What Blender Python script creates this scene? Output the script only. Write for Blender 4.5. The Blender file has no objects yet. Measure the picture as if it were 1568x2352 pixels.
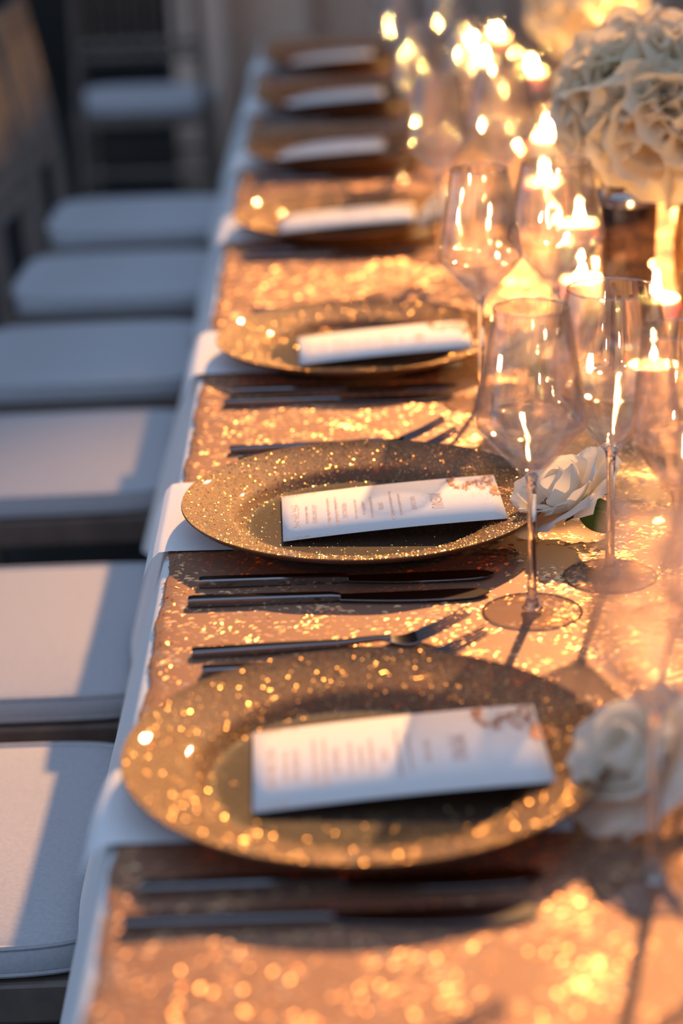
import bpy, math, random
import numpy as np
from mathutils import Vector, Matrix, Euler

random.seed(7)
rng = np.random.default_rng(7)
PI = math.pi
SC = bpy.context.scene
COL = SC.collection

# ------------------------------------------------------------------ camera
F_PX = 4900.0
PITCH = math.radians(19.4)
YAW = 0.0
ROLL = math.radians(-2.0)
CAM_Z = 1.40
cam_d = bpy.data.cameras.new('camera')
cam = bpy.data.objects.new('camera', cam_d)
COL.objects.link(cam)
cam.location = (0, 0, CAM_Z)
cam.rotation_euler = (Matrix.Rotation(-YAW, 3, 'Z') @ Matrix.Rotation(PI / 2 - PITCH, 3, 'X') @ Matrix.Rotation(ROLL, 3, 'Z')).to_euler()
cam_d.sensor_fit = 'HORIZONTAL'
cam_d.sensor_width = 24.0
cam_d.lens = 24.0 * F_PX / 1568.0
cam_d.clip_start = 0.05
cam_d.clip_end = 60
cam_d.dof.use_dof = True
cam_d.dof.focus_distance = 1.84
cam_d.dof.aperture_fstop = 2.8
SC.camera = cam

# ------------------------------------------------------------------ world and light
w = bpy.data.worlds.new('evening')
SC.world = w
w.use_nodes = True
w.node_tree.nodes['Background'].inputs[0].default_value = (0.335, 0.455, 0.66, 1)
w.node_tree.nodes['Background'].inputs[1].default_value = 0.88

ld = bpy.data.lights.new('stage_spot', 'SPOT')
ld.energy = 5400
ld.color = (1.0, 0.50, 0.18)
ld.spot_size = math.radians(19)
ld.spot_blend = 1.0
ld.shadow_soft_size = 0.10
lo = bpy.data.objects.new('stage_spot', ld)
COL.objects.link(lo)
lo.location = (2.28, 9.56, 5.78)
lo.rotation_euler = (Vector((0.05, 1.55, 0.75)) - lo.location).to_track_quat('-Z', 'Y').to_euler()

SC.view_settings.view_transform = 'Standard'
SC.view_settings.look = 'None'
SC.view_settings.gamma = 1.0
SC.view_settings.use_curve_mapping = False
SC.view_settings.exposure = 0.27
SC.cycles.use_denoising = True
SC.cycles.max_bounces = 12
SC.cycles.transparent_max_bounces = 40
SC.cycles.transmission_bounces = 10
SC.cycles.sample_clamp_indirect = 6.0
SC.cycles.blur_glossy = 0.5

ROT = cam.rotation_euler.to_matrix()


def pix(u, v, z):
    """photo pixel (1568 x 2352) -> world point on the plane of height z"""
    d = ROT @ Vector(((u - 784) / F_PX, -(v - 1176) / F_PX, -1))
    t = (z - CAM_Z) / d.z
    return Vector((d.x * t, d.y * t, z))


# ------------------------------------------------------------------ materials
def principled(name, col, rough=0.5, metal=0.0, **kw):
    m = bpy.data.materials.new(name)
    m.use_nodes = True
    b = m.node_tree.nodes['Principled BSDF']
    b.inputs['Base Color'].default_value = (*col, 1)
    b.inputs['Roughness'].default_value = rough
    b.inputs['Metallic'].default_value = metal
    for k, v in kw.items():
        b.inputs[k].default_value = v
    return m


def noise_color(m, c1, c2, scale, detail=4, bump=0.0, rough=None):
    nt = m.node_tree
    b = nt.nodes['Principled BSDF']
    tc = nt.nodes.new('ShaderNodeTexCoord')
    n = nt.nodes.new('ShaderNodeTexNoise')
    n.inputs['Scale'].default_value = scale
    n.inputs['Detail'].default_value = detail
    r = nt.nodes.new('ShaderNodeValToRGB')
    r.color_ramp.elements[0].color = (*c1, 1)
    r.color_ramp.elements[1].color = (*c2, 1)
    r.color_ramp.elements[0].position = 0.3
    r.color_ramp.elements[1].position = 0.7
    nt.links.new(tc.outputs['Object'], n.inputs['Vector'])
    nt.links.new(n.outputs['Fac'], r.inputs['Fac'])
    nt.links.new(r.outputs['Color'], b.inputs['Base Color'])
    if bump:
        bp = nt.nodes.new('ShaderNodeBump')
        bp.inputs['Strength'].default_value = bump
        bp.inputs['Distance'].default_value = 0.002
        nt.links.new(n.outputs['Fac'], bp.inputs['Height'])
        nt.links.new(bp.outputs['Normal'], b.inputs['Normal'])
    return m


def thin_glass(name, tint=(1, 1, 1), base=0.05, glass_mix=0.0, rough=0.0):
    """clear thin wall: sees through, reflects more at grazing angles"""
    m = bpy.data.materials.new(name)
    m.use_nodes = True
    nt = m.node_tree
    nt.nodes.clear()
    out = nt.nodes.new('ShaderNodeOutputMaterial')
    lw = nt.nodes.new('ShaderNodeLayerWeight')
    lw.inputs['Blend'].default_value = 0.5
    p = nt.nodes.new('ShaderNodeMath'); p.operation = 'POWER'
    p.inputs[1].default_value = 5.0
    ma = nt.nodes.new('ShaderNodeMath'); ma.operation = 'MULTIPLY_ADD'
    ma.inputs[1].default_value = 0.9
    ma.inputs[2].default_value = base
    tr = nt.nodes.new('ShaderNodeBsdfTransparent')
    tr.inputs[0].default_value = (*tint, 1)
    gl = nt.nodes.new('ShaderNodeBsdfGlossy')
    gl.inputs['Roughness'].default_value = rough
    mx = nt.nodes.new('ShaderNodeMixShader')
    nt.links.new(lw.outputs['Facing'], p.inputs[0])
    nt.links.new(p.outputs[0], ma.inputs[0])
    nt.links.new(ma.outputs[0], mx.inputs[0])
    nt.links.new(tr.outputs[0], mx.inputs[1])
    nt.links.new(gl.outputs[0], mx.inputs[2])
    last = mx
    if glass_mix:
        g = nt.nodes.new('ShaderNodeBsdfGlass')
        g.inputs['IOR'].default_value = 1.5
        g.inputs['Roughness'].default_value = 0.0
        m2 = nt.nodes.new('ShaderNodeMixShader')
        m2.inputs[0].default_value = glass_mix
        nt.links.new(mx.outputs[0], m2.inputs[1])
        nt.links.new(g.outputs[0], m2.inputs[2])
        last = m2
    nt.links.new(last.outputs[0], out.inputs[0])
    return m


def petal_mat(name, col, trans=0.4):
    m = bpy.data.materials.new(name)
    m.use_nodes = True
    nt = m.node_tree
    nt.nodes.clear()
    out = nt.nodes.new('ShaderNodeOutputMaterial')
    d = nt.nodes.new('ShaderNodeBsdfDiffuse')
    t = nt.nodes.new('ShaderNodeBsdfTranslucent')
    tc = nt.nodes.new('ShaderNodeTexCoord')
    n = nt.nodes.new('ShaderNodeTexNoise')
    n.inputs['Scale'].default_value = 60
    r = nt.nodes.new('ShaderNodeValToRGB')
    r.color_ramp.elements[0].color = (col[0] * .88, col[1] * .88, col[2] * .8, 1)
    r.color_ramp.elements[1].color = (*col, 1)
    nt.links.new(tc.outputs['Object'], n.inputs['Vector'])
    nt.links.new(n.outputs['Fac'], r.inputs['Fac'])
    nt.links.new(r.outputs[0], d.inputs[0])
    nt.links.new(r.outputs[0], t.inputs[0])
    mx = nt.nodes.new('ShaderNodeMixShader')
    mx.inputs[0].default_value = trans
    nt.links.new(d.outputs[0], mx.inputs[1])
    nt.links.new(t.outputs[0], mx.inputs[2])
    nt.links.new(mx.outputs[0], out.inputs[0])
    return m


def emission(name, col, s):
    m = bpy.data.materials.new(name)
    m.use_nodes = True
    nt = m.node_tree
    nt.nodes.clear()
    out = nt.nodes.new('ShaderNodeOutputMaterial')
    e = nt.nodes.new('ShaderNodeEmission')
    e.inputs[0].default_value = (*col, 1)
    e.inputs[1].default_value = s
    nt.links.new(e.outputs[0], out.inputs[0])
    return m


M = {}
M['linen'] = noise_color(principled('white_linen', (.8, .8, .8), .85), (.74, .75, .76), (.82, .82, .82), 300, 3, .15)
M['napkin'] = noise_color(principled('napkin_linen', (.8, .8, .8), .8), (.78, .80, .82), (.86, .86, .87), 400, 3, .1)
M['cloth'] = principled('rose_gold_mesh', (.30, .15, .09), .6, .3)
M['cushion'] = noise_color(principled('cushion_fabric', (.8, .8, .8), .8), (.46, .46, .49), (.53, .53, .56), 250, 3, .1)
M['chair'] = noise_color(principled('chair_paint', (.1, .1, .1), .35, .2), (.16, .125, .105), (.24, .18, .145), 30)
M['steel'] = principled('polished_dark_steel', (.34, .33, .34), .16, 1.0)
M['card'] = noise_color(principled('card_stock', (.85, .82, .8), .8), (.80, .78, .77), (.84, .82, .81), 500)
M['ink'] = principled('rose_brown_ink', (.56, .43, .39), .7)
M['foil'] = principled('rose_gold_foil', (.85, .45, .28), .28, .9)
M['petal'] = petal_mat('rose_petal', (.96, .90, .83), .45)
M['cream_petal'] = petal_mat('cream_bouquet_petal', (.97, .84, .66), .35)
M['leaf'] = petal_mat('leaf_green', (.12, .20, .045), .25)
M['stem'] = principled('stem_green', (.10, .17, .05), .6)
M['wax'] = principled('candle_wax', (.93, .86, .72), .5, 0, **{'Subsurface Weight': .6, 'Subsurface Scale': .015})
M['wick'] = principled('candle_wick', (.03, .02, .015), .9)
M['flame'] = emission('candle_flame', (1.0, .54, .18), 3000)
M['glass_thin'] = thin_glass('wine_glass_clear', (1, 1, 1), .02, .30)
M['glass_solid'] = principled('wine_glass_stem', (1, 1, 1), 0.0, 0, **{'Transmission Weight': 1.0, 'IOR': 1.5})
M['glass_foot'] = thin_glass('wine_glass_foot', (.99, .99, .99), .05, .4)
M['glass_cyl'] = thin_glass('votive_clear', (.98, .98, .97), .05, .0)
M['smoke'] = thin_glass('smoky_crystal', (.52, .50, .50), .10, .0, .03)
M['silver'] = principled('silver_band', (.55, .55, .56), .2, 1.0)
M['gold_merc'] = noise_color(principled('mercury_gold', (.8, .45, .15), .28, .85), (.16, .06, .02), (.55, .28, .09), 70, 5, .3)
M['floor'] = noise_color(principled('dark_floor', (.02, .02, .02), .45), (.010, .011, .012), (.022, .021, .02), 4)
M['wall'] = noise_color(principled('dark_wall', (.05, .045, .04), .9), (.014, .012, .011), (.026, .022, .02), 2)
M['drape'] = noise_color(principled('drape_fabric', (.4, .3, .25), .95), (.66, .46, .34), (.76, .54, .41), 40, 4, .2)
M['wood'] = noise_color(principled('plywood', (.35, .24, .15), .6), (.30, .20, .12), (.42, .30, .19), 12)


def mat_sequin():
    m = principled('rose_gold_sequin', (.93, .55, .32), .48, 1.0)
    nt = m.node_tree
    b = nt.nodes['Principled BSDF']
    a = nt.nodes.new('ShaderNodeAttribute')
    a.attribute_name = 'tone'
    r = nt.nodes.new('ShaderNodeValToRGB')
    r.color_ramp.elements[0].color = (.80, .40, .19, 1)
    r.color_ramp.elements[1].color = (1.0, .66, .38, 1)
    nt.links.new(a.outputs['Fac'], r.inputs['Fac'])
    nt.links.new(r.outputs[0], b.inputs['Base Color'])
    return m


M['sequin'] = mat_sequin()


def mat_charger():
    m = bpy.data.materials.new('gold_glitter_glass')
    m.use_nodes = True
    nt = m.node_tree
    b = nt.nodes['Principled BSDF']
    out = nt.nodes['Material Output']
    tc = nt.nodes.new('ShaderNodeTexCoord')
    n = nt.nodes.new('ShaderNodeTexVoronoi')
    n.inputs['Scale'].default_value = 900
    r = nt.nodes.new('ShaderNodeValToRGB')
    r.color_ramp.elements[0].color = (.125, .043, .009, 1)
    r.color_ramp.elements[1].color = (.22, .082, .018, 1)
    nt.links.new(tc.outputs['Object'], n.inputs['Vector'])
    nt.links.new(n.outputs['Color'], r.inputs['Fac'])
    nt.links.new(r.outputs[0], b.inputs['Base Color'])
    b.inputs['Roughness'].default_value = .6
    b.inputs['Metallic'].default_value = .1
    b.inputs['Coat Weight'].default_value = .35
    b.inputs['Coat Roughness'].default_value = .03
    tr = nt.nodes.new('ShaderNodeBsdfTransparent')
    tr.inputs[0].default_value = (.8, .42, .16, 1)
    mx = nt.nodes.new('ShaderNodeMixShader')
    mx.inputs[0].default_value = .15
    nt.links.new(b.outputs[0], mx.inputs[1])
    nt.links.new(tr.outputs[0], mx.inputs[2])
    nt.links.new(mx.outputs[0], out.inputs[0])
    return m


M['charger'] = mat_charger()
M['well'] = noise_color(principled('dark_glass_well', (.03, .02, .015), .32, .0, **{'Coat Weight': .35, 'Coat Roughness': .12}), (.022, .013, .008), (.050, .030, .018), 700)
M['glitter'] = principled('gold_glitter', (1.0, .66, .28), .28, 1.0)


# ------------------------------------------------------------------ mesh helpers
class MB:
    def __init__(s):
        s.v = []; s.f = []

    def add(s, v, f):
        o = len(s.v)
        s.v += [tuple(p) for p in v]
        s.f += [tuple(i + o for i in q) for q in f]
        return s

    def box(s, c, d, rot=None):
        v = []
        for x in (-.5, .5):
            for y in (-.5, .5):
                for z in (-.5, .5):
                    p = Vector((x * d[0], y * d[1], z * d[2]))
                    if rot is not None:
                        p = rot @ p
                    v.append(p + Vector(c))
        return s.add(v, [(0, 1, 3, 2), (4, 6, 7, 5), (0, 4, 5, 1), (2, 3, 7, 6), (0, 2, 6, 4), (1, 5, 7, 3)])

    def lathe(s, prof, n=32, closed=False, cap=True):
        v = []; f = []
        k = len(prof)
        for i in range(n):
            a = 2 * PI * i / n
            for r, z in prof:
                v.append((r * math.cos(a), r * math.sin(a), z))
        rng_k = k if closed else k - 1
        for i in range(n):
            j = (i + 1) % n
            for q in range(rng_k):
                q2 = (q + 1) % k
                f.append((i * k + q, j * k + q, j * k + q2, i * k + q2))
        if cap and not closed:
            f.append(tuple(i * k for i in reversed(range(n))))
            f.append(tuple(i * k + k - 1 for i in range(n)))
        return s.add(v, f)

    def tube(s, pts, rad, n=10, cap=True, flat=1.0):
        pts = [Vector(p) for p in pts]
        if not hasattr(rad, '__len__'):
            rad = [rad] * len(pts)
        v = []; f = []
        up = None
        for i, p in enumerate(pts):
            t = (pts[min(i + 1, len(pts) - 1)] - pts[max(i - 1, 0)]).normalized()
            if up is None:
                up = Vector((0, 0, 1)) if abs(t.z) < .9 else Vector((1, 0, 0))
            a = t.cross(up).normalized(); b = a.cross(t).normalized()
            up = b
            for j in range(n):
                q = 2 * PI * j / n
                v.append(p + (a * math.cos(q) + b * math.sin(q) * flat) * rad[i])
        for i in range(len(pts) - 1):
            for j in range(n):
                k = (j + 1) % n
                f.append((i * n + j, i * n + k, (i + 1) * n + k, (i + 1) * n + j))
        if cap:
            f.append(tuple(reversed(range(n))))
            f.append(tuple((len(pts) - 1) * n + j for j in range(n)))
        return s.add(v, f)

    def loop_tube(s, pts, r, n=6):
        pts = [Vector(p) for p in pts]
        N = len(pts); v = []; f = []
        for i, p in enumerate(pts):
            t = (pts[(i + 1) % N] - pts[i - 1]).normalized()
            a = t.cross(Vector((0, 0, 1))).normalized(); b = a.cross(t)
            for j in range(n):
                q = 2 * PI * j / n
                v.append(p + (a * math.cos(q) + b * math.sin(q)) * r)
        for i in range(N):
            for j in range(n):
                k = (j + 1) % n; i2 = (i + 1) % N
                f.append((i * n + j, i2 * n + j, i2 * n + k, i * n + k))
        return s.add(v, f)

    def grid(s, nu, nv, fn):
        v = [fn(i / nu, j / nv) for i in range(nu + 1) for j in range(nv + 1)]
        f = [(i * (nv + 1) + j, (i + 1) * (nv + 1) + j, (i + 1) * (nv + 1) + j + 1, i * (nv + 1) + j + 1)
             for i in range(nu) for j in range(nv)]
        return s.add(v, f)

    def data(s, name, mat, smooth=True):
        me = bpy.data.meshes.new(name)
        me.from_pydata(s.v, [], s.f)
        me.update()
        if smooth:
            me.shade_smooth()
        if smooth is True:
            try:
                me.set_sharp_from_angle(angle=math.radians(38))
            except Exception:
                pass
        if mat is not None:
            me.materials.append(M[mat])
        return me


def obj(name, me, parent=None, loc=(0, 0, 0), rot=(0, 0, 0), scale=(1, 1, 1)):
    o = bpy.data.objects.new(name, me)
    COL.objects.link(o)
    o.location = loc
    o.rotation_euler = rot
    o.scale = scale
    if parent is not None:
        o.parent = parent
    return o


def tag(o, label, cat, group=None):
    o['label'] = label
    o['category'] = cat
    if group:
        o['group'] = group
    return o


def struct(o):
    o['kind'] = 'structure'
    return o


def solidify(o, t, offset=1.0):
    m = o.modifiers.new('thickness', 'SOLIDIFY')
    m.thickness = t
    m.offset = offset
    return o


def bevel(o, wd, seg=2):
    m = o.modifiers.new('bevel', 'BEVEL')
    m.width = wd
    m.segments = seg
    m.limit_method = 'ANGLE'
    return o


ORD = ['zeroth', 'first', 'second', 'third', 'fourth', 'fifth', 'sixth', 'seventh', 'eighth', 'ninth']

# ------------------------------------------------------------------ setting
TZ = 0.750           # top of the white cloth
EDGE = -0.158        # table edge
TW = 1.05            # table width
Y0, Y1 = 0.45, 5.40  # table ends
fl = MB().box((0, 6, -.05), (16, 22, .1))
struct(obj('floor', fl.data('floor', 'floor', False)))
wl = MB().box((0, 11.0, 3.9), (16, .2, 8.0))  # height carried far out of view to keep sky out of forward reflections
struct(obj('wall_back', wl.data('wall_back', 'wall', False)))
wl = MB().box((5.5, 4.0, 3.9), (.2, 14, 8.0))  # unseen wall, added to darken the ambient light from the right
struct(obj('wall_right_added', wl.data('wall_right_added', 'wall', False)))


def drape_fn(u, v):
    x = -.52 + 2.9 * u
    z = .012 + 2.5 * v
    y = 7.35 + .05 * math.sin(x * 21) + .02 * math.sin(x * 47 + 1 + v) + .02 * math.sin(3 * v + x * 9)
    return (x, y, z)


dr = obj('drape', MB().grid(220, 6, drape_fn).data('drape', 'drape'))
solidify(dr, .004)
tag(dr, 'beige pleated drape hanging behind the end of the table', 'curtain')

# table under the cloth
tb = bpy.data.objects.new('banquet_table', None); COL.objects.link(tb)
tb.location = (EDGE + TW / 2, (Y0 + Y1) / 2, 0)
tag(tb, 'long banquet table hidden under white cloth and sequin overlay', 'table')
obj('tabletop', MB().box((0, 0, TZ - .018), (TW - .014, Y1 - Y0 - .014, .030)).data('tabletop', 'wood', False), tb)
legm = MB().box((0, 0, (TZ - .03) / 2), (.05, .05, TZ - .03)).data('leg', 'wood', False)
for sx in (-1, 1):
    for sy in (-1, 1):
        obj('leg', legm, tb, (sx * (TW / 2 - .12), sy * ((Y1 - Y0) / 2 - .2), 0))

# white cloth: top, rounded edge, lap-length drop flaring over the chair fronts
CHAIR_Y = [1.780, 2.295, 2.967, 3.527, 4.115, 4.70]


def gap_bump(y):
    """1 between chairs 2.27 and 2.95, a little between the others"""
    b = math.exp(-((y - 2.60) / .085) ** 2)
    for c in (2.02, 3.22, 3.8, 4.4, 5.0):
        b += .30 * math.exp(-((y - c) / .07) ** 2)
    return b


def cloth_profile(y):
    pts = []
    g = gap_bump(y)
    wob = .006 * math.sin(y * 9.0) + .004 * math.sin(y * 23 + 1)
    R = .010
    for k in range(5):
        a = PI / 2 * k / 4
        pts.append((EDGE + R - R * math.sin(a) - 0 * k, TZ - R + R * math.cos(a)))
    hz = .478 - .03 * g
    for k in range(1, 9):
        t = k / 8
        x = EDGE - (.070 + wob + .036 * g + .003 * (y - 1.2)) * (t ** .85)
        z = TZ - R + (hz - (TZ - R)) * t
        pts.append((x, z))
    return pts


tc_m = MB()
NY = 260
rows = []
for i in range(NY + 1):
    y = Y0 + (Y1 - Y0) * i / NY
    left = list(reversed(cloth_profile(y)))
    top = [(EDGE + TW * k / 6, TZ) for k in range(1, 6)]
    right = [(EDGE + TW + (EDGE - x), z) for x, z in cloth_profile(y + 1.3)]
    rows.append([(x, y, z) for x, z in left + top + right])
K = len(rows[0])
vv = [p for r in rows for p in r]
ff = [(i * K + j, (i + 1) * K + j, (i + 1) * K + j + 1, i * K + j + 1) for i in range(NY) for j in range(K - 1)]
tc_m.add(vv, ff)
# far end drop
for ye, sg in ((Y1, 1), (Y0, -1)):
    tc_m.grid(40, 5, lambda u, v: (EDGE + .01 + (TW - .02) * u, ye + sg * (.05 * v ** .85 * (1 + .3 * math.sin(u * 30))) - sg * .001, TZ - .001 - .28 * v))
tcl = obj('tablecloth', tc_m.data('tablecloth', 'linen'))
tag(tcl, 'white linen tablecloth with its drop hanging over the chair cushions', 'tablecloth')

# sequin overlay: mesh ground + sequins
OV = bpy.data.objects.new('sequin_overlay', None); COL.objects.link(OV)
tag(OV, 'rose gold sequin table overlay lying on the white tablecloth', 'table overlay')
SX0 = -0.150


def hem(y):
    return SX0 + .0012 * np.sin(y * 31) + .0010 * np.sin(y * 77 + 2) + .0006 * np.sin(y * 190)


def ov_z(x, y):
    """overlay height: sags a little over its hem"""
    d = np.clip((hem(y) + .012 - x) / .012, 0, 1)
    return TZ + .0024 - .0012 * d ** 2 + .0006 * np.sin(x * 60 + 3 * np.sin(y * 14)) * np.sin(y * 47)


def ovf(u, v):
    y = Y0 + .02 + (Y1 - Y0 - .03) * u
    x0 = float(hem(np.array(y)))
    x = x0 + (EDGE + TW - .01 - x0) * (v ** 2)
    return (x, y, float(ov_z(x, y)))


g = obj('cloth_ground', MB().grid(500, 24, ovf).data('cloth_ground', 'cloth'), OV)
solidify(g, .0016, -1)


def sequins(name, x0, x1, y0, y1, r, sp, nseg, tilt):
    ny = int((y1 - y0) / (sp * .866)); nx = int((x1 - x0) / sp)
    ii, jj = np.meshgrid(np.arange(nx), np.arange(ny), indexing='ij')
    cx = x0 + (ii + .5 * (jj % 2)) * sp
    cy = y0 + jj * sp * .866
    cx = (cx + rng.normal(0, sp * .16, cx.shape)).ravel()
    cy = (cy + rng.normal(0, sp * .16, cy.shape)).ravel()
    keep = cx > hem(cy) + .0005
    cx, cy = cx[keep], cy[keep]
    n = len(cx)
    cz = ov_z(cx, cy) + .0009 + rng.uniform(0, .0005, n)
    # fabric-scale tilt field shared by neighbours, then each sequin's own
    ta = .5 * tilt * np.sin(cx * 95 + 4 * np.sin(cy * 33)) + rng.normal(0, tilt, n)
    tbt = .5 * tilt * np.sin(cy * 110 + 3 * np.sin(cx * 41)) + rng.normal(0, tilt, n) - .10
    edge = np.clip((hem(cy) + .012 - cx) / .012, 0, 1)
    ta = ta - .55 * edge
    rr = r * rng.uniform(.85, 1.1, n)
    th = np.arange(nseg) * 2 * PI / nseg
    lx = np.cos(th)[None, :] * rr[:, None]; ly = np.sin(th)[None, :] * rr[:, None]
    lz = -lx * ta[:, None] - ly * tbt[:, None]
    V = np.stack([cx[:, None] + lx, cy[:, None] + ly, cz[:, None] + lz], -1).reshape(-1, 3)
    me = bpy.data.meshes.new(name)
    me.vertices.add(n * nseg)
    me.vertices.foreach_set('co', V.astype(np.float32).ravel())
    me.loops.add(n * nseg)
    me.loops.foreach_set('vertex_index', np.arange(n * nseg, dtype=np.int32))
    me.polygons.add(n)
    me.polygons.foreach_set('loop_start', (np.arange(n) * nseg).astype(np.int32))
    me.update(calc_edges=True)
    at = me.attributes.new('tone', 'FLOAT', 'FACE')
    at.data.foreach_set('value', rng.uniform(0, 1, n).astype(np.float32))
    me.materials.append(M['sequin'])
    o = obj(name, me, OV)
    o['kind'] = 'stuff'
    return o


sequins('sequins', SX0 - .006, .62, .92, 2.55, .0034, .0055, 8, .105)
sequins('sequins', SX0 - .006, EDGE + TW - .01, 2.55, Y1 - .012, .0052, .0090, 6, .105)
sequins('sequins', .62, EDGE + TW - .01, .92, 2.55, .0052, .0090, 6, .105)

# ------------------------------------------------------------------ place settings
# plate centres (world), measured from the photo on the rim plane
RIM_Z = .784
PL = [pix(842, 1737, RIM_Z) + Vector((0, .018, 0)), pix(837, 1149, RIM_Z) + Vector((0, .015, 0)), pix(824, 773, RIM_Z) + Vector((0, .018, 0))]
for vpx in (485, 331, 213, 122):
    p = pix(784, vpx, RIM_Z)
    PL.append(Vector((.022, p.y, RIM_Z)))
NS = len(PL)
PLATE_Z = .7568


def setting_word(i):
    return ORD[NS - i] + ' setting from the drape'


# charger plate
prof = [(0, .0030), (.100, .0030), (.108, .0042), (.114, .0085), (.119, .0125), (.128, .0150), (.150, .0205), (.161, .0245), (.1655, .0268),
        (.1660, .0255), (.162, .0215), (.150, .0170), (.128, .0112), (.119, .0085), (.113, .0042), (.108, .0005), (.100, 0), (0, 0)]
pm = MB()
pm.lathe(prof[2:-2], 96, cap=False)
ch_me = pm.data('rim', 'charger')
well_me = MB().lathe([(.1081, .0006), (.1081, .0041), (.100, .0030), (.05, .0030), (.0005, .0030)], 96, cap=True).data('well', 'well')
top_prof = prof[:9]


def prof_z(r):
    rs = [p[0] for p in top_prof]; zs = [p[1] for p in top_prof]
    return np.interp(r, rs, zs)


def glitter_mesh(n, seed):
    q = np.random.default_rng(seed)
    r = np.sqrt(q.uniform(.104 ** 2, .1645 ** 2, n))
    inner = q.uniform(0, 1, n) < .10
    r = np.where(inner, np.sqrt(q.uniform(0, .104 ** 2, n)), r)
    a = q.uniform(0, 2 * PI, n)
    x, y, z = r * np.cos(a), r * np.sin(a), prof_z(r) + .0005
    s = q.uniform(.00030, .00066, n)
    th0 = q.uniform(0, 2 * PI, n)
    tx = q.normal(0, .38, n); ty = q.normal(0, .38, n)
    V = []
    for k in range(4):
        t = th0 + k * PI / 2
        lx, ly = s * np.cos(t), s * np.sin(t)
        V.append(np.stack([x + lx, y + ly, z - lx * tx - ly * ty], -1))
    V = np.stack(V, 1).reshape(-1, 3)
    me = bpy.data.meshes.new('glitter')
    me.from_pydata(V.tolist(), [], [(4 * i, 4 * i + 1, 4 * i + 2, 4 * i + 3) for i in range(n)])
    me.materials.append(M['glitter'])
    return me


gl_me = glitter_mesh(8500, 3)

# menu card (length along x, top of the page at +x)
CL, CW = .196, .120


def card_z(x):
    return .0030 * math.cos(x / CL * 2.2) + .0010


cm = MB()
cm.grid(16, 2, lambda u, v: ((u - .5) * CL, (v - .5) * CW, card_z((u - .5) * CL)))
card_me = cm.data('card', 'card')


def text_mesh(name, body, size, xpos, mb, font_space=1.15, ysh=0.0):
    cu = bpy.data.curves.new('t', 'FONT')
    cu.body = body
    cu.size = size
    cu.align_x = 'CENTER'
    cu.align_y = 'CENTER'
    cu.space_character = font_space
    cu.resolution_u = 2
    o = bpy.data.objects.new('t', cu)
    COL.objects.link(o)
    bpy.context.view_layer.update()
    me = o.to_mesh()
    # text x (reading) -> -y, text up -> +x
    v = []
    for p in me.vertices:
        X = xpos + p.co.y
        v.append((X, -p.co.x * .8 + ysh, card_z(X) + .0007))
    f = [tuple(p.vertices) for p in me.polygons]
    mb.add(v, f)
    o.to_mesh_clear()
    bpy.data.objects.remove(o)
    bpy.data.curves.remove(cu)


tm = MB()
text_mesh('menu', 'MENU', .0155, .040, tm, 1.25)
for xp, t in ((.014, 'FIRST COURSE'), (-.019, 'ENTREE'), (-.052, 'WEDDING CAKE'), (-.012, None)):
    pass
HX = [(.0195, 'FIRST COURSE', .0060), (-.0095, 'ENTREE', .0060), (-.0420, 'WEDDING CAKE', .0060), (-.0690, 'LATE NIGHT SNACKS', .0058)]
for xp, t, sz in HX:
    text_mesh('heading', t, sz, xp, tm, 1.1)
# body lines too fine to read: rows of small irregular strokes
tr_ = random.Random(5)
for xp, ln in ((.0075, .056), (.0000, .074), (-.0180, .054), (-.0250, .036), (-.0320, .050), (-.0495, .074), (-.0565, .074), (-.0760, .045)):
    y = ln / 2
    while y > -ln / 2:
        wd = tr_.uniform(.0008, .0016)
        h = tr_.choice((.0016, .0016, .0018, .0026))
        z = card_z(xp) + .0007
        tm.add([(xp - .0008, y, z), (xp - .0008, y - wd * .62, z), (xp - .0008 + h, y - wd * .62, z), (xp - .0008 + h, y, z)], [(0, 1, 2, 3)])
        y -= wd + (tr_.uniform(.0008, .0014) if tr_.random() < .2 else .0001)
# handwritten sign-off: thin looping ribbon
for y0, y1 in ((.031, .012), (.008, -.007), (-.010, -.030)):
    n = 60
    pts = []
    for k in range(n + 1):
        t = k / n
        pts.append((-.0865 + .0020 * math.sin(t * 40) + .0018 * math.sin(t * 17 + y0 * 900), y0 + (y1 - y0) * t + .0012 * math.cos(t * 40)))
    for k in range(n):
        (x1, a1), (x2, a2) = pts[k], pts[k + 1]
        z = card_z(x1) + .0007
        tm.add([(x1, a1, z), (x1 + .0007, a1 - .0003, z), (x2 + .0007, a2 - .0003, z), (x2, a2, z)], [(0, 1, 2, 3)])
txt_me = tm.data('lettering', 'ink', False)

fm = MB()
fr = random.Random(11)


def fleck(x, y, a, l, wd):
    z = card_z(x) + .0008
    c, s = math.cos(a), math.sin(a)
    pts = [(-l / 2, 0), (0, -wd / 2), (l / 2, 0), (0, wd / 2)]
    fm.add([(x + c * p - s * q, y + s * p + c * q, z) for p, q in pts], [(0, 1, 2, 3)])


def spray(cx, cy, a0, length, n):
    for i in range(n):
        t = i / n
        x = cx + math.cos(a0 + .9 * t) * length * t
        y = cy + math.sin(a0 + .9 * t) * length * t
        for s in (-1, 1):
            fleck(x + fr.uniform(-.003, .003), y + fr.uniform(-.003, .003), a0 + .9 * t + s * .7, fr.uniform(.004, .009), fr.uniform(.0008, .0020))


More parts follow.
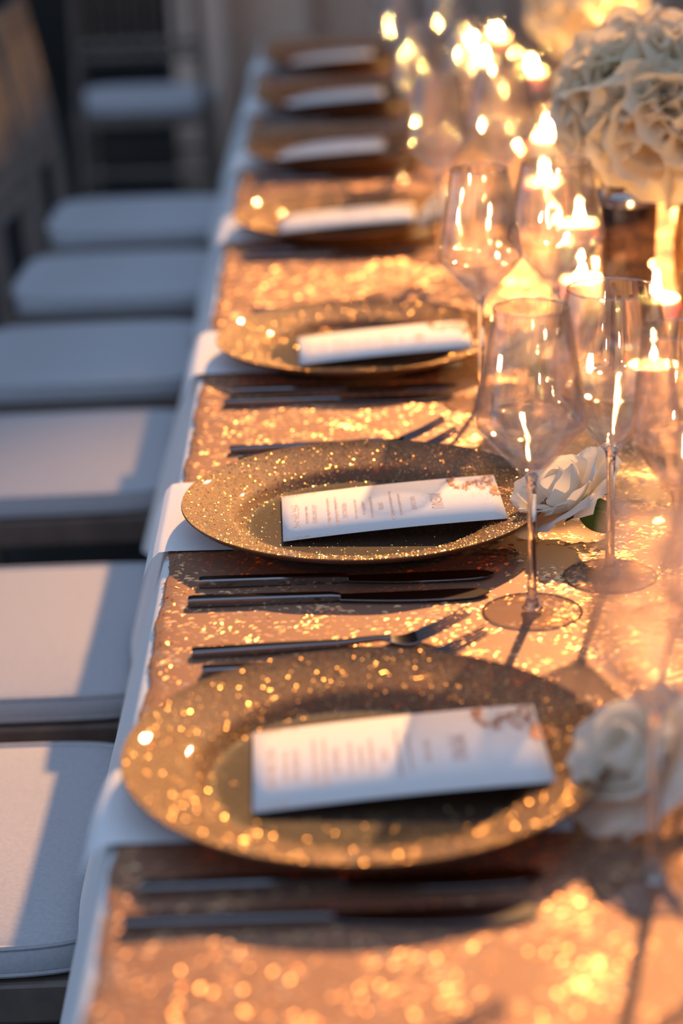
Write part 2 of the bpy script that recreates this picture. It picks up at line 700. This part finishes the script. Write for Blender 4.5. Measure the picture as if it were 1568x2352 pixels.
for cx, cy, a0, L in ((.094, .056, PI + .5, .040), (.094, .050, -PI / 2 - .5, .042), (.060, .058, PI + .9, .030), (.095, .020, PI + .8, .018), (.082, .046, PI + .2, .026)):
    spray(cx, cy, a0, L, 16)
for i in range(150):
    x = .094 - abs(fr.gauss(0, .03)); y = .056 - abs(fr.gauss(0, .040))
    if y > -CW / 2 + .003:
        fleck(x, y, fr.uniform(0, PI), fr.uniform(.0008, .0020), .0007)
for i in range(60):
    x = -CL / 2 + .002 + abs(fr.gauss(0, .02)); y = fr.choice((-1, 1)) * (CW / 2 - .0015 - abs(fr.gauss(0, .002)))
    fleck(x, y, fr.uniform(-.4, .4), fr.uniform(.001, .0022), .0009)
foil_me = fm.data('foil_print', 'foil', False)

CARD_PX = [(915, 1727), (899, 1157), (882, 780), (797, 495), (752, 336), (767, 218), (756, 126)]
CARD_RZ = [1.5, 1.5, 1.0, 0.0, -.5, 1, 0]


# napkin: folded strip under the charger, falling over the table edge
def napkin_mesh():
    mb = MB()
    Wn = .188
    path = [(.14, .0020), (.03, .0022), (-.07, .0024), (-.132, .0028), (-.150, .0030), (-.1600, .0020), (-.1660, -.0035), (-.1690, -.009), (-.1715, -.014), (-.1740, -.019), (-.1755, -.023)]

    def at(u):
        t = u * (len(path) - 1); i = min(int(t), len(path) - 2); q = t - i
        return (path[i][0] * (1 - q) + path[i + 1][0] * q, path[i][1] * (1 - q) + path[i + 1][1] * q)

    def fn(u, v):
        x, z = at(u)
        y = (v - .5) * Wn * (1 - .02 * u)
        e = abs(v - .5) * 2
        z += .0022 * (1 - e ** 6)
        z += .0012 * math.sin(v * 8 + u * 3) * max(0, u - .45)
        return (x, y, z)
    mb.grid(40, 16, fn)
    return mb.data('napkin', 'napkin')


nap_me = napkin_mesh()

# cutlery, along +x (head at +x), z = 0 at the table


def bar_sections(mb, secs):
    """secs: x, half width, z bottom, z top -> bevelled rectangular bar"""
    v = []; f = []
    for x, hw, zb, zt in secs:
        c = min(hw, (zt - zb)) * .22
        v += [(x, -hw + c, zb), (x, hw - c, zb), (x, hw, zb + c), (x, hw, zt - c), (x, hw - c, zt), (x, -hw + c, zt), (x, -hw, zt - c), (x, -hw, zb + c)]
    n = len(secs)
    for i in range(n - 1):
        for j in range(8):
            k = (j + 1) % 8
            f.append((i * 8 + j, (i + 1) * 8 + j, (i + 1) * 8 + k, i * 8 + k))
    f.append(tuple(range(8))); f.append(tuple(reversed(range((n - 1) * 8, n * 8))))
    return mb.add(v, f)


kn_handle = bar_sections(MB(), [(-.122, .0052, .0002, .0072), (-.118, .0056, 0, .0078), (-.06, .0052, 0, .0076), (-.006, .0046, .0004, .0070), (.002, .0036, .0012, .0058)]).data('handle', 'steel')
mb = MB()
secs = []
for k in range(21):
    t = k / 20
    x = .0015 + .122 * t
    wdt = .0046 + .0062 * math.sin(PI * min(1, t * .62 + .1)) if t < .8 else .0046 + .0062 * math.sin(PI * .596) * math.sqrt(max(.0, 1 - ((t - .8) / .2) ** 2))
    if t >= .8:
        wdt = max(.0012, .0105 * math.sqrt(max(0, 1 - ((t - .8) / .2) ** 2)))
    th = .0013
    secs.append((x, wdt, .0022, .0022 + th))
bar_sections(mb, secs)
# blade spine is straight: shift so one side stays in line
nv = []
for (x, y, z) in mb.v:
    nv.append((x, y - .003 * math.sin(PI * min(1, max(0, (x / .124)))), z))
mb.v = nv
kn_blade = mb.data('blade', 'steel')

fk_handle = bar_sections(MB(), [(-.112, .0050, .0002, .0066), (-.108, .0054, 0, .0070), (-.05, .0048, 0, .0066), (.000, .0036, .0010, .0058), (.030, .0026, .0034, .0072), (.042, .0032, .0038, .0070)]).data('handle', 'steel')


def fk_z(x):
    # low at the shoulder, tines sweep up
    return .0036 - .0022 * math.sin(PI * min(1, max(0, (x - .036) / .03))) + .020 * max(0, (x - .058) / .045) ** 1.35


mb = MB()
secs = [(.036 + .026 * t, .0030 + .0085 * math.sin(PI / 2 * t) ** 1.2, fk_z(.036 + .026 * t), fk_z(.036 + .026 * t) + .0018) for t in [k / 8 for k in range(9)]]
bar_sections(mb, secs)
for c in (-.0092, -.0031, .0031, .0092):
    mb2 = MB()
    bar_sections(mb2, [(.060 + .043 * t, .0019 * (1 - .45 * t), fk_z(.060 + .043 * t), fk_z(.060 + .043 * t) + .0018 - .0006 * t) for t in [k / 6 for k in range(7)]])
    mb.add([(x, y + c * (1 - .08 * max(0, (x - .06) / .043)), z) for x, y, z in mb2.v], mb2.f)
fk_head = mb.data('tines', 'steel')


def cutlery(kind, loc, rz, label, group):
    o = bpy.data.objects.new('table_' + kind, None); COL.objects.link(o)
    o.location = loc
    o.rotation_euler = (0, 0, rz)
    tag(o, label, kind, group)
    if kind == 'knife':
        obj('handle', kn_handle, o); obj('blade', kn_blade, o)
    else:
        obj('handle', fk_handle, o); obj('tines', fk_head, o)
    return o


CUT_Z = TZ + .0040
for i, p in enumerate(PL):
    wd = setting_word(i)
    r_ = random.Random(40 + i)
    n = obj('napkin', nap_me, None, (0, p.y + (.042 if i else -.020), TZ + .0030), (0, 0, 0), (1, 1 if i else .58, 1))
    tag(n, 'folded white napkin draped over the table edge, ' + wd, 'napkin', 'napkins under the charger plates')
    c = bpy.data.objects.new('charger_plate', None); COL.objects.link(c)
    c.location = (p.x, p.y, PLATE_Z + .0008)
    c.rotation_euler = (0, 0, r_.uniform(0, 6))
    c.scale = (.980,) * 3
    tag(c, 'gold glitter charger plate, ' + wd, 'plate', 'gold glitter charger plates')
    obj('rim', ch_me, c); obj('well', well_me, c)
    q = obj('glitter', gl_me, c); q['kind'] = 'stuff'
    # menu card
    cp = pix(*CARD_PX[i], PLATE_Z + .016)
    k = bpy.data.objects.new('menu_card', None); COL.objects.link(k)
    k.location = (cp.x, cp.y, PLATE_Z + .0105)
    k.rotation_euler = (0, math.radians(-3.6), math.radians(CARD_RZ[i]))
    tag(k, 'white menu card with rose gold foil corner on the plate, ' + wd, 'menu', 'menu cards on the charger plates')
    solidify(obj('card', card_me, k), .0004, -1)
    obj('lettering', txt_me, k); obj('foil_print', foil_me, k)['kind'] = 'stuff'
    # knives on the near side, forks on the far side
    kx = p.x - .018
    cutlery('knife', (kx - .001, p.y - .134, CUT_Z), math.radians(.3 + r_.uniform(-.5, .5)), 'dark steel table knife next to the plate rim, ' + wd, 'table knives')
    cutlery('knife', (kx - .008, p.y - .176, CUT_Z), math.radians(.6 + r_.uniform(-.5, .5)), 'dark steel table knife on the outer side of its pair, ' + wd, 'table knives')
    cutlery('fork', (kx + .010, p.y + .198, CUT_Z), math.radians(3.5 + r_.uniform(-1, 1)), 'dark steel fork half under the plate rim, ' + wd, 'table forks')
    cutlery('fork', (kx + .000, p.y + .236, CUT_Z), math.radians(4 + r_.uniform(-1, 1)), 'dark steel fork on the outer side of its pair, ' + wd, 'table forks')

# the outer fork of the next setting just reaches into view
ft = pix(1140, 2350, TZ + .018)
cutlery('fork', (ft.x - .098, ft.y - .007, CUT_Z), math.radians(4), 'dark steel fork of the setting before the knives, eighth setting from the drape', 'table forks')

# ------------------------------------------------------------------ wine glasses


def glass_meshes(H, zj, zk, rk, rr, rf):
    """height, bowl joint, kink height, kink radius, rim radius, foot radius"""
    t = .0011
    outer = [(.0036, zj - .004), (.0060, zj + .001), (rk * .30, zj + (zk - zj) * .20), (rk * .62, zj + (zk - zj) * .53), (rk * .92, zj + (zk - zj) * .86), (rk * .985, zj + (zk - zj) * .955), (rk, zk), (rk * .985, zk + (H - zk) * .07)]
    for q in (.35, .6, .85, 1.0):
        outer.append((rk * .985 + (rr - rk * .985) * ((q - .07) / .93) ** 1.05, zk + (H - zk) * q))
    inner = []
    for r, z in reversed(outer[2:]):
        inner.append((max(r - t, .001), z + (.0008 if z < zk else 0) - (0 if z < H else .0003)))
    inner += [(.004, zj + .0085), (.0004, zj + .0075)]
    outer = [(.0004, zj - .004)] + outer
    bowl = MB().lathe(outer + inner, 56, cap=False).data('bowl', 'glass_thin')
    stem = MB().lathe([(.0010, .0045), (.0085, .0045), (.0060, .0075), (.0042, .014), (.0036, .03), (.0034, zj * .6), (.0036, zj - .012), (.0044, zj - .004), (.0056, zj + .0015), (.003, zj + .004), (.0008, zj + .0045)], 24).data('stem', 'glass_solid')
    foot = MB().lathe([(.0005, 0), (rf * .96, 0), (rf, .0008), (rf * .98, .0016), (rf * .6, .0030), (.012, .0044), (.0005, .0052)], 56).data('foot', 'glass_foot')
    lip = MB().loop_tube([((rr - t / 2) * math.cos(2 * PI * k / 72), (rr - t / 2) * math.sin(2 * PI * k / 72), H) for k in range(72)], .00085, 8).data('lip', 'glass_solid')
    ring = MB().loop_tube([((rf - .0008) * math.cos(2 * PI * k / 72), (rf - .0008) * math.sin(2 * PI * k / 72), .0010) for k in range(72)], .0011, 8).data('foot_edge', 'glass_solid')
    return bowl, stem, foot, lip, ring


GA = glass_meshes(.250, .114, .160, .0440, .0295, .040)   # middle wine glass
GB = glass_meshes(.245, .110, .168, .0520, .0365, .039)   # broad red wine glass
GC = glass_meshes(.236, .104, .150, .0375, .0300, .036)   # small white wine glass


def wine_glass(g, x, y, rz, label, group):
    o = bpy.data.objects.new('wine_glass', None); COL.objects.link(o)
    o.location = (x, y, TZ + .0032)
    o.rotation_euler = (0, 0, rz)
    tag(o, label, 'wine glass', group)
    obj('bowl', g[0], o); obj('stem', g[1], o); obj('foot_edge', g[4], obj('foot', g[2], o)); obj('lip', g[3], o)
    return o


GZ = TZ + .003
gp = {
    1: [(GA, pix(1222, 1408, GZ)), (GB, pix(1400, 1326, GZ)), (GC, pix(1550, 1425, GZ))],
    0: [(GA, pix(1500, 2030, GZ)), (GB, pix(1690, 1900, GZ))],
    2: [(GA, pix(1106, 930, GZ)), (GB, pix(1276, 892, GZ))],
}
for i in range(3, NS):
    p = PL[i]
    gp[i] = [(GA, Vector((p.x + .125, p.y - .20, 0))), (GB, Vector((p.x + .215, p.y - .14, 0)))]
for i, L in gp.items():
    for k, (g, q) in enumerate(L):
        nm = ['tall slim-bowled wine glass on the sequin overlay, ', 'wide-bowled wine glass behind the slim one, ', 'small-bowled wine glass nearest the candles, '][k]
        wine_glass(g, q.x, q.y, random.uniform(0, 6), nm + setting_word(i), 'wine glasses')

# ------------------------------------------------------------------ flowers


def petal_mesh(prof, spread, H, notch=.25, ruffle=.0, mat='petal'):
    """patch of a surface of revolution: prof(v) -> radius, height factor"""
    mb = MB()

    def fn(u, v):
        uu = u * 2 - 1
        wv = math.sin(PI * min(.5, .14 + .42 * v)) if v < .8 else math.sin(PI * min(.5, .14 + .42 * v)) * (1 - .35 * ((v - .8) / .2) ** 2)
        a = uu * spread * wv
        r, h = prof(v)
        z = H * (h - notch * uu * uu * v)
        r += ruffle * math.sin(uu * 7 + v * 3) * v * v
        z += ruffle * .8 * math.cos(uu * 9) * v * v
        return (r * math.cos(a), r * math.sin(a), z)
    mb.grid(12, 9, fn)
    return mb.data('petal', mat, 'soft')


def petal_set(m):
    return [
        petal_mesh(lambda v: (.0035 + .009 * math.sin(PI * v * .75), v), 1.9, .036, .12, mat=m),
        petal_mesh(lambda v: (.004 + .019 * math.sin(PI / 2 * min(1, v * 1.15)) + .001 * v, v), 1.25, .038, .18, .0006, mat=m),
        petal_mesh(lambda v: (.004 + .026 * math.sin(PI / 2 * v) + .006 * v ** 3, v - .06 * v ** 4), 1.05, .036, .22, .0012, mat=m),
        petal_mesh(lambda v: (.004 + .032 * math.sin(PI / 2 * v) + .014 * v ** 4, v * .98 - .20 * v ** 5), .95, .033, .22, .0018, mat=m),
    ]


PT_WHITE = petal_set('petal')
PT_CREAM = petal_set('cream_petal')
LEAF = MB().grid(6, 8, lambda u, v: ((u * 2 - 1) * .0125 * math.sin(PI * min(1, .04 + .96 * v)) ** .8, .040 * v, .004 * (u * 2 - 1) ** 2 + .006 * math.sin(v * 2.6))).data('leaf', 'leaf')
SEPAL = MB().grid(4, 6, lambda u, v: ((u * 2 - 1) * .005 * math.sin(PI * min(1, .12 + .88 * v)), .024 * v, -.004 + .010 * v * v)).data('sepal', 'leaf')
CALYX = MB().lathe([(.0006, -.010), (.003, -.009), (.0055, -.004), (.0050, .002), (.001, .004)], 12).data('calyx', 'stem')


def rose(loc, direction, scale, label, group, layers=(3, 4, 5, 5), stem=None, seed=0, petals=None):
    PT = petals or PT_WHITE
    r_ = random.Random(seed)
    o = bpy.data.objects.new('white_rose', None); COL.objects.link(o)
    q = Vector(direction).normalized().to_track_quat('Z', 'X')
    o.rotation_mode = 'QUATERNION'
    o.rotation_quaternion = q
    o.location = loc
    o.scale = (scale,) * 3
    tag(o, label, 'flower', group)
    for li, n in enumerate(layers):
        for k in range(n):
            a = 2 * PI * (k + .45 * li) / n + r_.uniform(-.15, .15)
            e = Euler((r_.uniform(-.06, .06), r_.uniform(-.05, .10) + .03 * li, a), 'XYZ')
            s = r_.uniform(.93, 1.08)
            obj('petal', PT[li], o, (0, 0, -.0015 * li), e, (s, s, s))
    cx = obj('calyx', CALYX, o)
    for k in range(5):
        obj('sepal', SEPAL, cx, (0, 0, -.003), (r_.uniform(-.4, .1), 0, k * 2 * PI / 5))
    if stem:
        obj('stem', MB().tube([(0, 0, -.006), (.002, .001, -stem * .4), (.0, .004, -stem)], .0022, 6).data('stem', 'stem'), o)
    return o


def loose_leaf(parent_rose, loc, rot, s=1.0):
    return obj('leaf', LEAF, parent_rose, loc, rot, (s, s, s))


# a rose head lying at the right of each charger
ROSE_PX = [(1440, 1728), (1278, 1118), (1196, 796), (1025, 470)]
for i, (u, v) in enumerate(ROSE_PX):
    z = TZ + .048
    p = pix(u, v, z)
    s = [1.02, 1.05, .95, .95][i]
    d = [(-.62, -.30, .62), (-.55, -.10, .80), (-.4, .3, .8), (-.4, -.2, .8)][i]
    dv = Vector(d).normalized()
    base = p - dv * .020 * s
    o = rose(base, d, s, 'cream rose head lying against the plate rim, ' + setting_word(i), 'rose heads beside the charger plates', seed=20 + i, layers=(3, 3, 5, 5))
    for k in range(3):
        e = Euler((-.5 - .3 * k, 0, [-1.2, -2.0, -2.7][k]))
        loose_leaf(o, (.002, 0, -.007), e, .85)

# bouquets of roses in smoky crystal vases


def vase(x, y, h, r, label):
    o = bpy.data.objects.new('flower_vase', None); COL.objects.link(o)
    o.location = (x, y, TZ + .003)
    tag(o, label, 'vase', 'smoky crystal vases')
    mb = MB()
    mb.lathe([(.001, 0), (r * .86, 0), (r * .90, .004), (r * .92, h * .5), (r * .97, h * .92), (r * .94, h * .92), (r * .86, h * .5), (r * .80, .016), (.001, .014)], 14, cap=False)
    b = mb.data('body', 'smoke', False)
    obj('body', b, o)
    obj('rim_band', MB().lathe([(r * .95, h * .90), (r * 1.0, h * .90), (r * 1.03, h * .93), (r * 1.03, h * .99), (r * .99, h), (r * .94, h), (r * .93, h * .93)], 28, closed=True, cap=False).data('rim_band', 'silver'), o)
    obj('foot_ring', MB().lathe([(r * .80, 0), (r * .98, 0), (r * 1.0, .006), (r * .90, .012), (r * .80, .010)], 28, closed=True, cap=False).data('foot_ring', 'silver'), o)
    return o


def bouquet(x, y, h, R, n, seed, where, sc=1.25):
    c = Vector((x, y, TZ + h + R * .80))
    r_ = random.Random(seed)
    ga = PI * (3 - math.sqrt(5))
    for k in range(n):
        zz = 1 - (k + .5) / n * 1.45
        rr = math.sqrt(max(0, 1 - zz * zz))
        a = k * ga + seed
        d = Vector((rr * math.cos(a), rr * math.sin(a), zz))
        pos = c + d * (R - .036 * sc)
        rose(pos, d, sc * r_.uniform(.92, 1.1), 'cream rose packed into the round bouquet ' + where, 'roses of the bouquet ' + where, layers=(3, 4, 5, 4), seed=seed * 100 + k, stem=.05, petals=PT_CREAM)


VASE_H = .185
v1 = pix(1440, 800, TZ)
v2 = pix(1325, 395, TZ)
v2 = Vector((v2.x + .02, v2.y + .05, TZ))
vase(v1.x, v1.y, VASE_H, .034, 'smoky crystal vase with silver rim under the larger cream bouquet')
bouquet(v1.x + .024, v1.y + .01, VASE_H - .004, .108, 17, 1, 'above the smoky crystal vase', 1.5)
vase(v2.x, v2.y, VASE_H, .034, 'smoky crystal vase with silver rim between candles towards the drape')
bouquet(v2.x, v2.y, VASE_H, .095, 14, 2, 'towards the beige drape', 1.45)

# ------------------------------------------------------------------ candles
CYL = {}


def candle(x, y, rr, ch, hh, label_c, label_h, wide=.026):
    o = bpy.data.objects.new('candle', None); COL.objects.link(o)
    o.location = (x, y, TZ + .009)
    tag(o, label_c, 'candle', 'lit candles on the sequin overlay')
    obj('wax', MB().lathe([(.001, 0), (wide * .97, 0), (wide, .002), (wide, ch - .003), (wide * .96, ch), (wide * .80, ch - .002), (wide * .3, ch - .005), (.001, ch - .006)], 28).data('wax', 'wax'), o)
    obj('wick', MB().tube([(0, 0, ch - .008), (.0003, 0, ch), (.001, .0005, ch + .006)], .0008, 6).data('wick', 'wick'), o)
    fp = [(.0005, 0), (.0028, .002), (.0042, .0055), (.0038, .0095), (.0022, .014), (.0009, .0175), (.0002, .0195)]
    obj('flame', MB().lathe([(r * .74, z * .78) for r, z in fp], 10).data('flame', 'flame'), o, (.0006, .0003, ch + .004))
    if hh:
        h = bpy.data.objects.new('candle_holder', None); COL.objects.link(h)
        h.location = (x, y, TZ + .0032)
        tag(h, label_h, 'candle holder', 'clear glass candle cylinders')
        t = .0022
        obj('glass_wall', MB().lathe([(rr, .0), (rr, hh), (rr - t * .5, hh + .001), (rr - t, hh), (rr - t, .006)], 40, cap=False).data('glass_wall', 'glass_cyl'), h)
        obj('glass_base', MB().lathe([(.001, 0), (rr - .0002, 0), (rr - .0002, .005), (.001, .0055)], 40).data('glass_base', 'glass_cyl'), h)
    return o


def flame_at(u, v, z):
    """table position whose flame at height z above the table shows at pixel u, v"""
    p = pix(u, v, TZ + z)
    return p


CAN = [  # flame pixel, candle height, holder radius, holder height, where
    (1500, 812, .055, .037, .115, 'beside the wine glasses of the sixth setting'),
    (1508, 662, .045, .030, .080, 'between the smoky vase and the gold hurricane'),
    (1335, 618, .050, .036, .110, 'just before the smoky vase of the larger bouquet'),
    (1330, 492, .050, .036, .110, 'just behind the smoky vase of the larger bouquet'),
    (1250, 398, .050, .034, .100, 'between the two bouquets, on the plate side'),
    (1256, 296, .070, .036, .120, 'in line with the fourth setting from the drape'),
    (1220, 150, .050, .034, .100, 'behind the bouquet that is towards the drape'),
    (1110, 126, .060, .034, .110, 'at the second setting from the drape'),
    (1080, 82, .060, .034, .110, 'at the first setting, towards its plate'),
    (1138, 72, .060, .034, .110, 'at the first setting, away from its plate'),
]
for k, (u, v, ch, rr, hh, where) in enumerate(CAN):
    p = flame_at(u, v, ch + .020)
    candle(p.x, p.y, rr, ch, hh, 'lit ivory pillar candle ' + where, 'clear glass cylinder around the candle ' + where)


# tall mercury-gold hurricanes with a candle inside
def hurricane(x, y, r, h, where):
    o = bpy.data.objects.new('gold_hurricane', None); COL.objects.link(o)
    o.location = (x, y, TZ + .0032)
    tag(o, 'mottled gold mercury glass hurricane ' + where, 'candle holder', 'mercury glass hurricanes')
    obj('body', MB().lathe([(.001, 0), (r * .80, 0), (r * .86, .006), (r * .97, h * .25), (r, h * .55), (r * .95, h * .9), (r * .98, h), (r * .94, h), (r * .91, h * .9), (r * .95, h * .55), (r * .92, h * .25), (r * .80, .012), (.001, .010)], 40, cap=False).data('body', 'gold_merc'), o)
    obj('rim_ring', MB().lathe([(r * .93, h - .002), (r * 1.0, h - .002), (r * 1.01, h + .003), (r * .93, h + .003)], 40, closed=True, cap=False).data('rim_ring', 'gold_merc'), o)
    c = candle(x, y, 0, h - .025, 0, 'lit ivory candle inside the gold hurricane ' + where, '', r * .5)
    c.location.z = TZ + .0150
    return o


ph = flame_at(1466, 20, .27)
hurricane(ph.x, ph.y, .060, .235, 'behind the larger bouquet')
ph = pix(1568, 700, TZ)
hurricane(ph.x + .035, ph.y, .050, .16, 'beside the smoky vase of the larger bouquet')

# ------------------------------------------------------------------ chairs (front = +x)


def turned(mb, p0, p1, r, rings=(), n=10):
    p0 = Vector(p0); p1 = Vector(p1)
    pts = []; rad = []
    marks = sorted([0, 1] + [q for t in rings for q in (t - .016, t - .008, t, t + .008, t + .016)])
    for t in marks:
        pts.append(p0.lerp(p1, t))
        rad.append(r * 1.32 if any(abs(t - g) < .009 for g in rings) else r)
    return mb.tube(pts, rad, n)


SZ = .434
C_ME = {}
C_ME['seat_frame'] = (lambda mb: [mb.box((.195, 0, SZ - .022), (.030, .41, .040)), mb.box((-.19, 0, SZ - .020), (.030, .37, .036)), mb.box((0, .192, SZ - .022), (.39, .030, .040)), mb.box((0, -.192, SZ - .022), (.39, .030, .040)), mb.box((0, 0, SZ - .006), (.37, .36, .010))] and mb)(MB()).data('seat_frame', 'chair', False)
C_ME['front_leg'] = turned(MB(), (.190, .182, SZ - .03), (.196, .186, 0), .0145, (.12, .16, .5, .86)).data('leg', 'chair')
C_ME['front_leg2'] = turned(MB(), (.190, -.182, SZ - .03), (.196, -.186, 0), .0145, (.12, .16, .5, .86)).data('leg', 'chair')


def post(sy):
    mb = MB()
    pts = [(-.215, sy * .186, 0), (-.196, sy * .184, SZ), (-.205, sy * .180, SZ + .16), (-.235, sy * .176, SZ + .36), (-.262, sy * .174, .93)]
    mb.tube(pts, [.0135, .0155, .0145, .0135, .012], 10)
    return mb


C_ME['post'] = post(1).data('back_post', 'chair')
C_ME['post2'] = post(-1).data('back_post', 'chair')


def back_x(z):
    return float(np.interp(z, [0, SZ, SZ + .16, SZ + .36, .93], [-.215, -.196, -.205, -.235, -.262]))


RAILS = [.915, .875, .640, .600]
for k, z in enumerate(RAILS):
    C_ME['rail%d' % k] = turned(MB(), (back_x(z), -.180, z), (back_x(z), .180, z), .0115, (.5,)).data('back_rail', 'chair')
SPY = [-.125, -.075, -.025, .025, .075, .125]
SPIND = [turned(MB(), (back_x(.60), y, .60), (back_x(.915), y, .915), .0075, (.15, .5, .85), 8).data('spindle', 'chair') for y in SPY]
STR = [((.193, -.18, .26), (.193, .18, .26)), ((-.208, -.18, .26), (-.208, .18, .26)), ((-.208, .184, .20), (.193, .184, .20)), ((-.208, -.184, .20), (.193, -.184, .20)), ((-.206, .184, .29), (.192, .184, .29)), ((-.206, -.184, .29), (.192, -.184, .29))]
STRM = [turned(MB(), a, b, .009, (.3, .7), 8).data('stretcher', 'chair') for a, b in STR]


def sq(t, a, b, n=4.5):
    c, s = math.cos(t), math.sin(t)
    return (a * math.copysign(abs(c) ** (2 / n), c), b * math.copysign(abs(s) ** (2 / n), s))


def cushion_mesh():
    mb = MB()
    A, B, T = .205, .205, .046
    rings = [(.02, 0), (.90, 0), (.975, .003), (1.0, .009), (1.0, .018), (.985, .0255), (.955, .0290), (.90, .031), (.75, .0345), (.5, .0380), (.25, .040), (.02, .0405)]
    N = 64
    v = []; f = []
    for s, z in rings:
        for k in range(N):
            x, y = sq(2 * PI * k / N, A * s, B * s, 5.5 if s > .5 else 3)
            v.append((x, y, z))
    R = len(rings)
    for i in range(R - 1):
        for k in range(N):
            q = (k + 1) % N
            f.append((i * N + k, i * N + q, (i + 1) * N + q, (i + 1) * N + k))
    f.append(tuple(reversed(range(N)))); f.append(tuple((R - 1) * N + k for k in range(N)))
    mb.add(v, f)
    return mb.data('pad', 'cushion')


PAD = cushion_mesh()
PIPE = [MB().loop_tube([(*sq(2 * PI * k / 96, .205 * s, .205 * s, 5.5), z) for k in range(96)], .0028).data('piping', 'cushion') for s, z in ((.972, .0290), (.992, .0060))]


def chair(x, y, rz, label, clabel, group='chairs along the table', cgroup='white seat cushions along the table'):
    o = bpy.data.objects.new('banquet_chair', None); COL.objects.link(o)
    o.location = (x, y, 0)
    o.rotation_euler = (0, 0, rz)
    tag(o, label, 'chair', group)
    bevel(obj('seat_frame', C_ME['seat_frame'], o), .004)
    for k in ('front_leg', 'front_leg2'):
        obj('leg', C_ME[k], o)
    for k in ('post', 'post2'):
        obj('back_post', C_ME[k], o)
    for k in range(len(RAILS)):
        obj('back_rail', C_ME['rail%d' % k], o)
    for m in SPIND:
        obj('spindle', m, o)
    for m in STRM:
        obj('stretcher', m, o)
    c = bpy.data.objects.new('seat_cushion', None); COL.objects.link(c)
    c.location = (x, y, SZ - .001)
    c.rotation_euler = (0, 0, rz)
    tag(c, clabel, 'cushion', cgroup)
    obj('pad', PAD, c)
    for m in PIPE:
        obj('piping', m, c)
    return o


NC = len(CHAIR_Y)
for i, y in enumerate(CHAIR_Y):
    wd = ORD[NC - i] + ' chair along the table from the beige drape'
    chair((-.388 if i < 2 else -.412) + random.uniform(-.012, .012), y, random.uniform(-.03, .03),
          'dark grey spindle-back banquet chair, ' + wd, 'white padded seat cushion on the ' + wd)
chair(-.545, 6.55, PI / 2, 'dark grey spindle-back chair standing apart past the table end', 'white padded cushion on the chair standing apart past the table end')
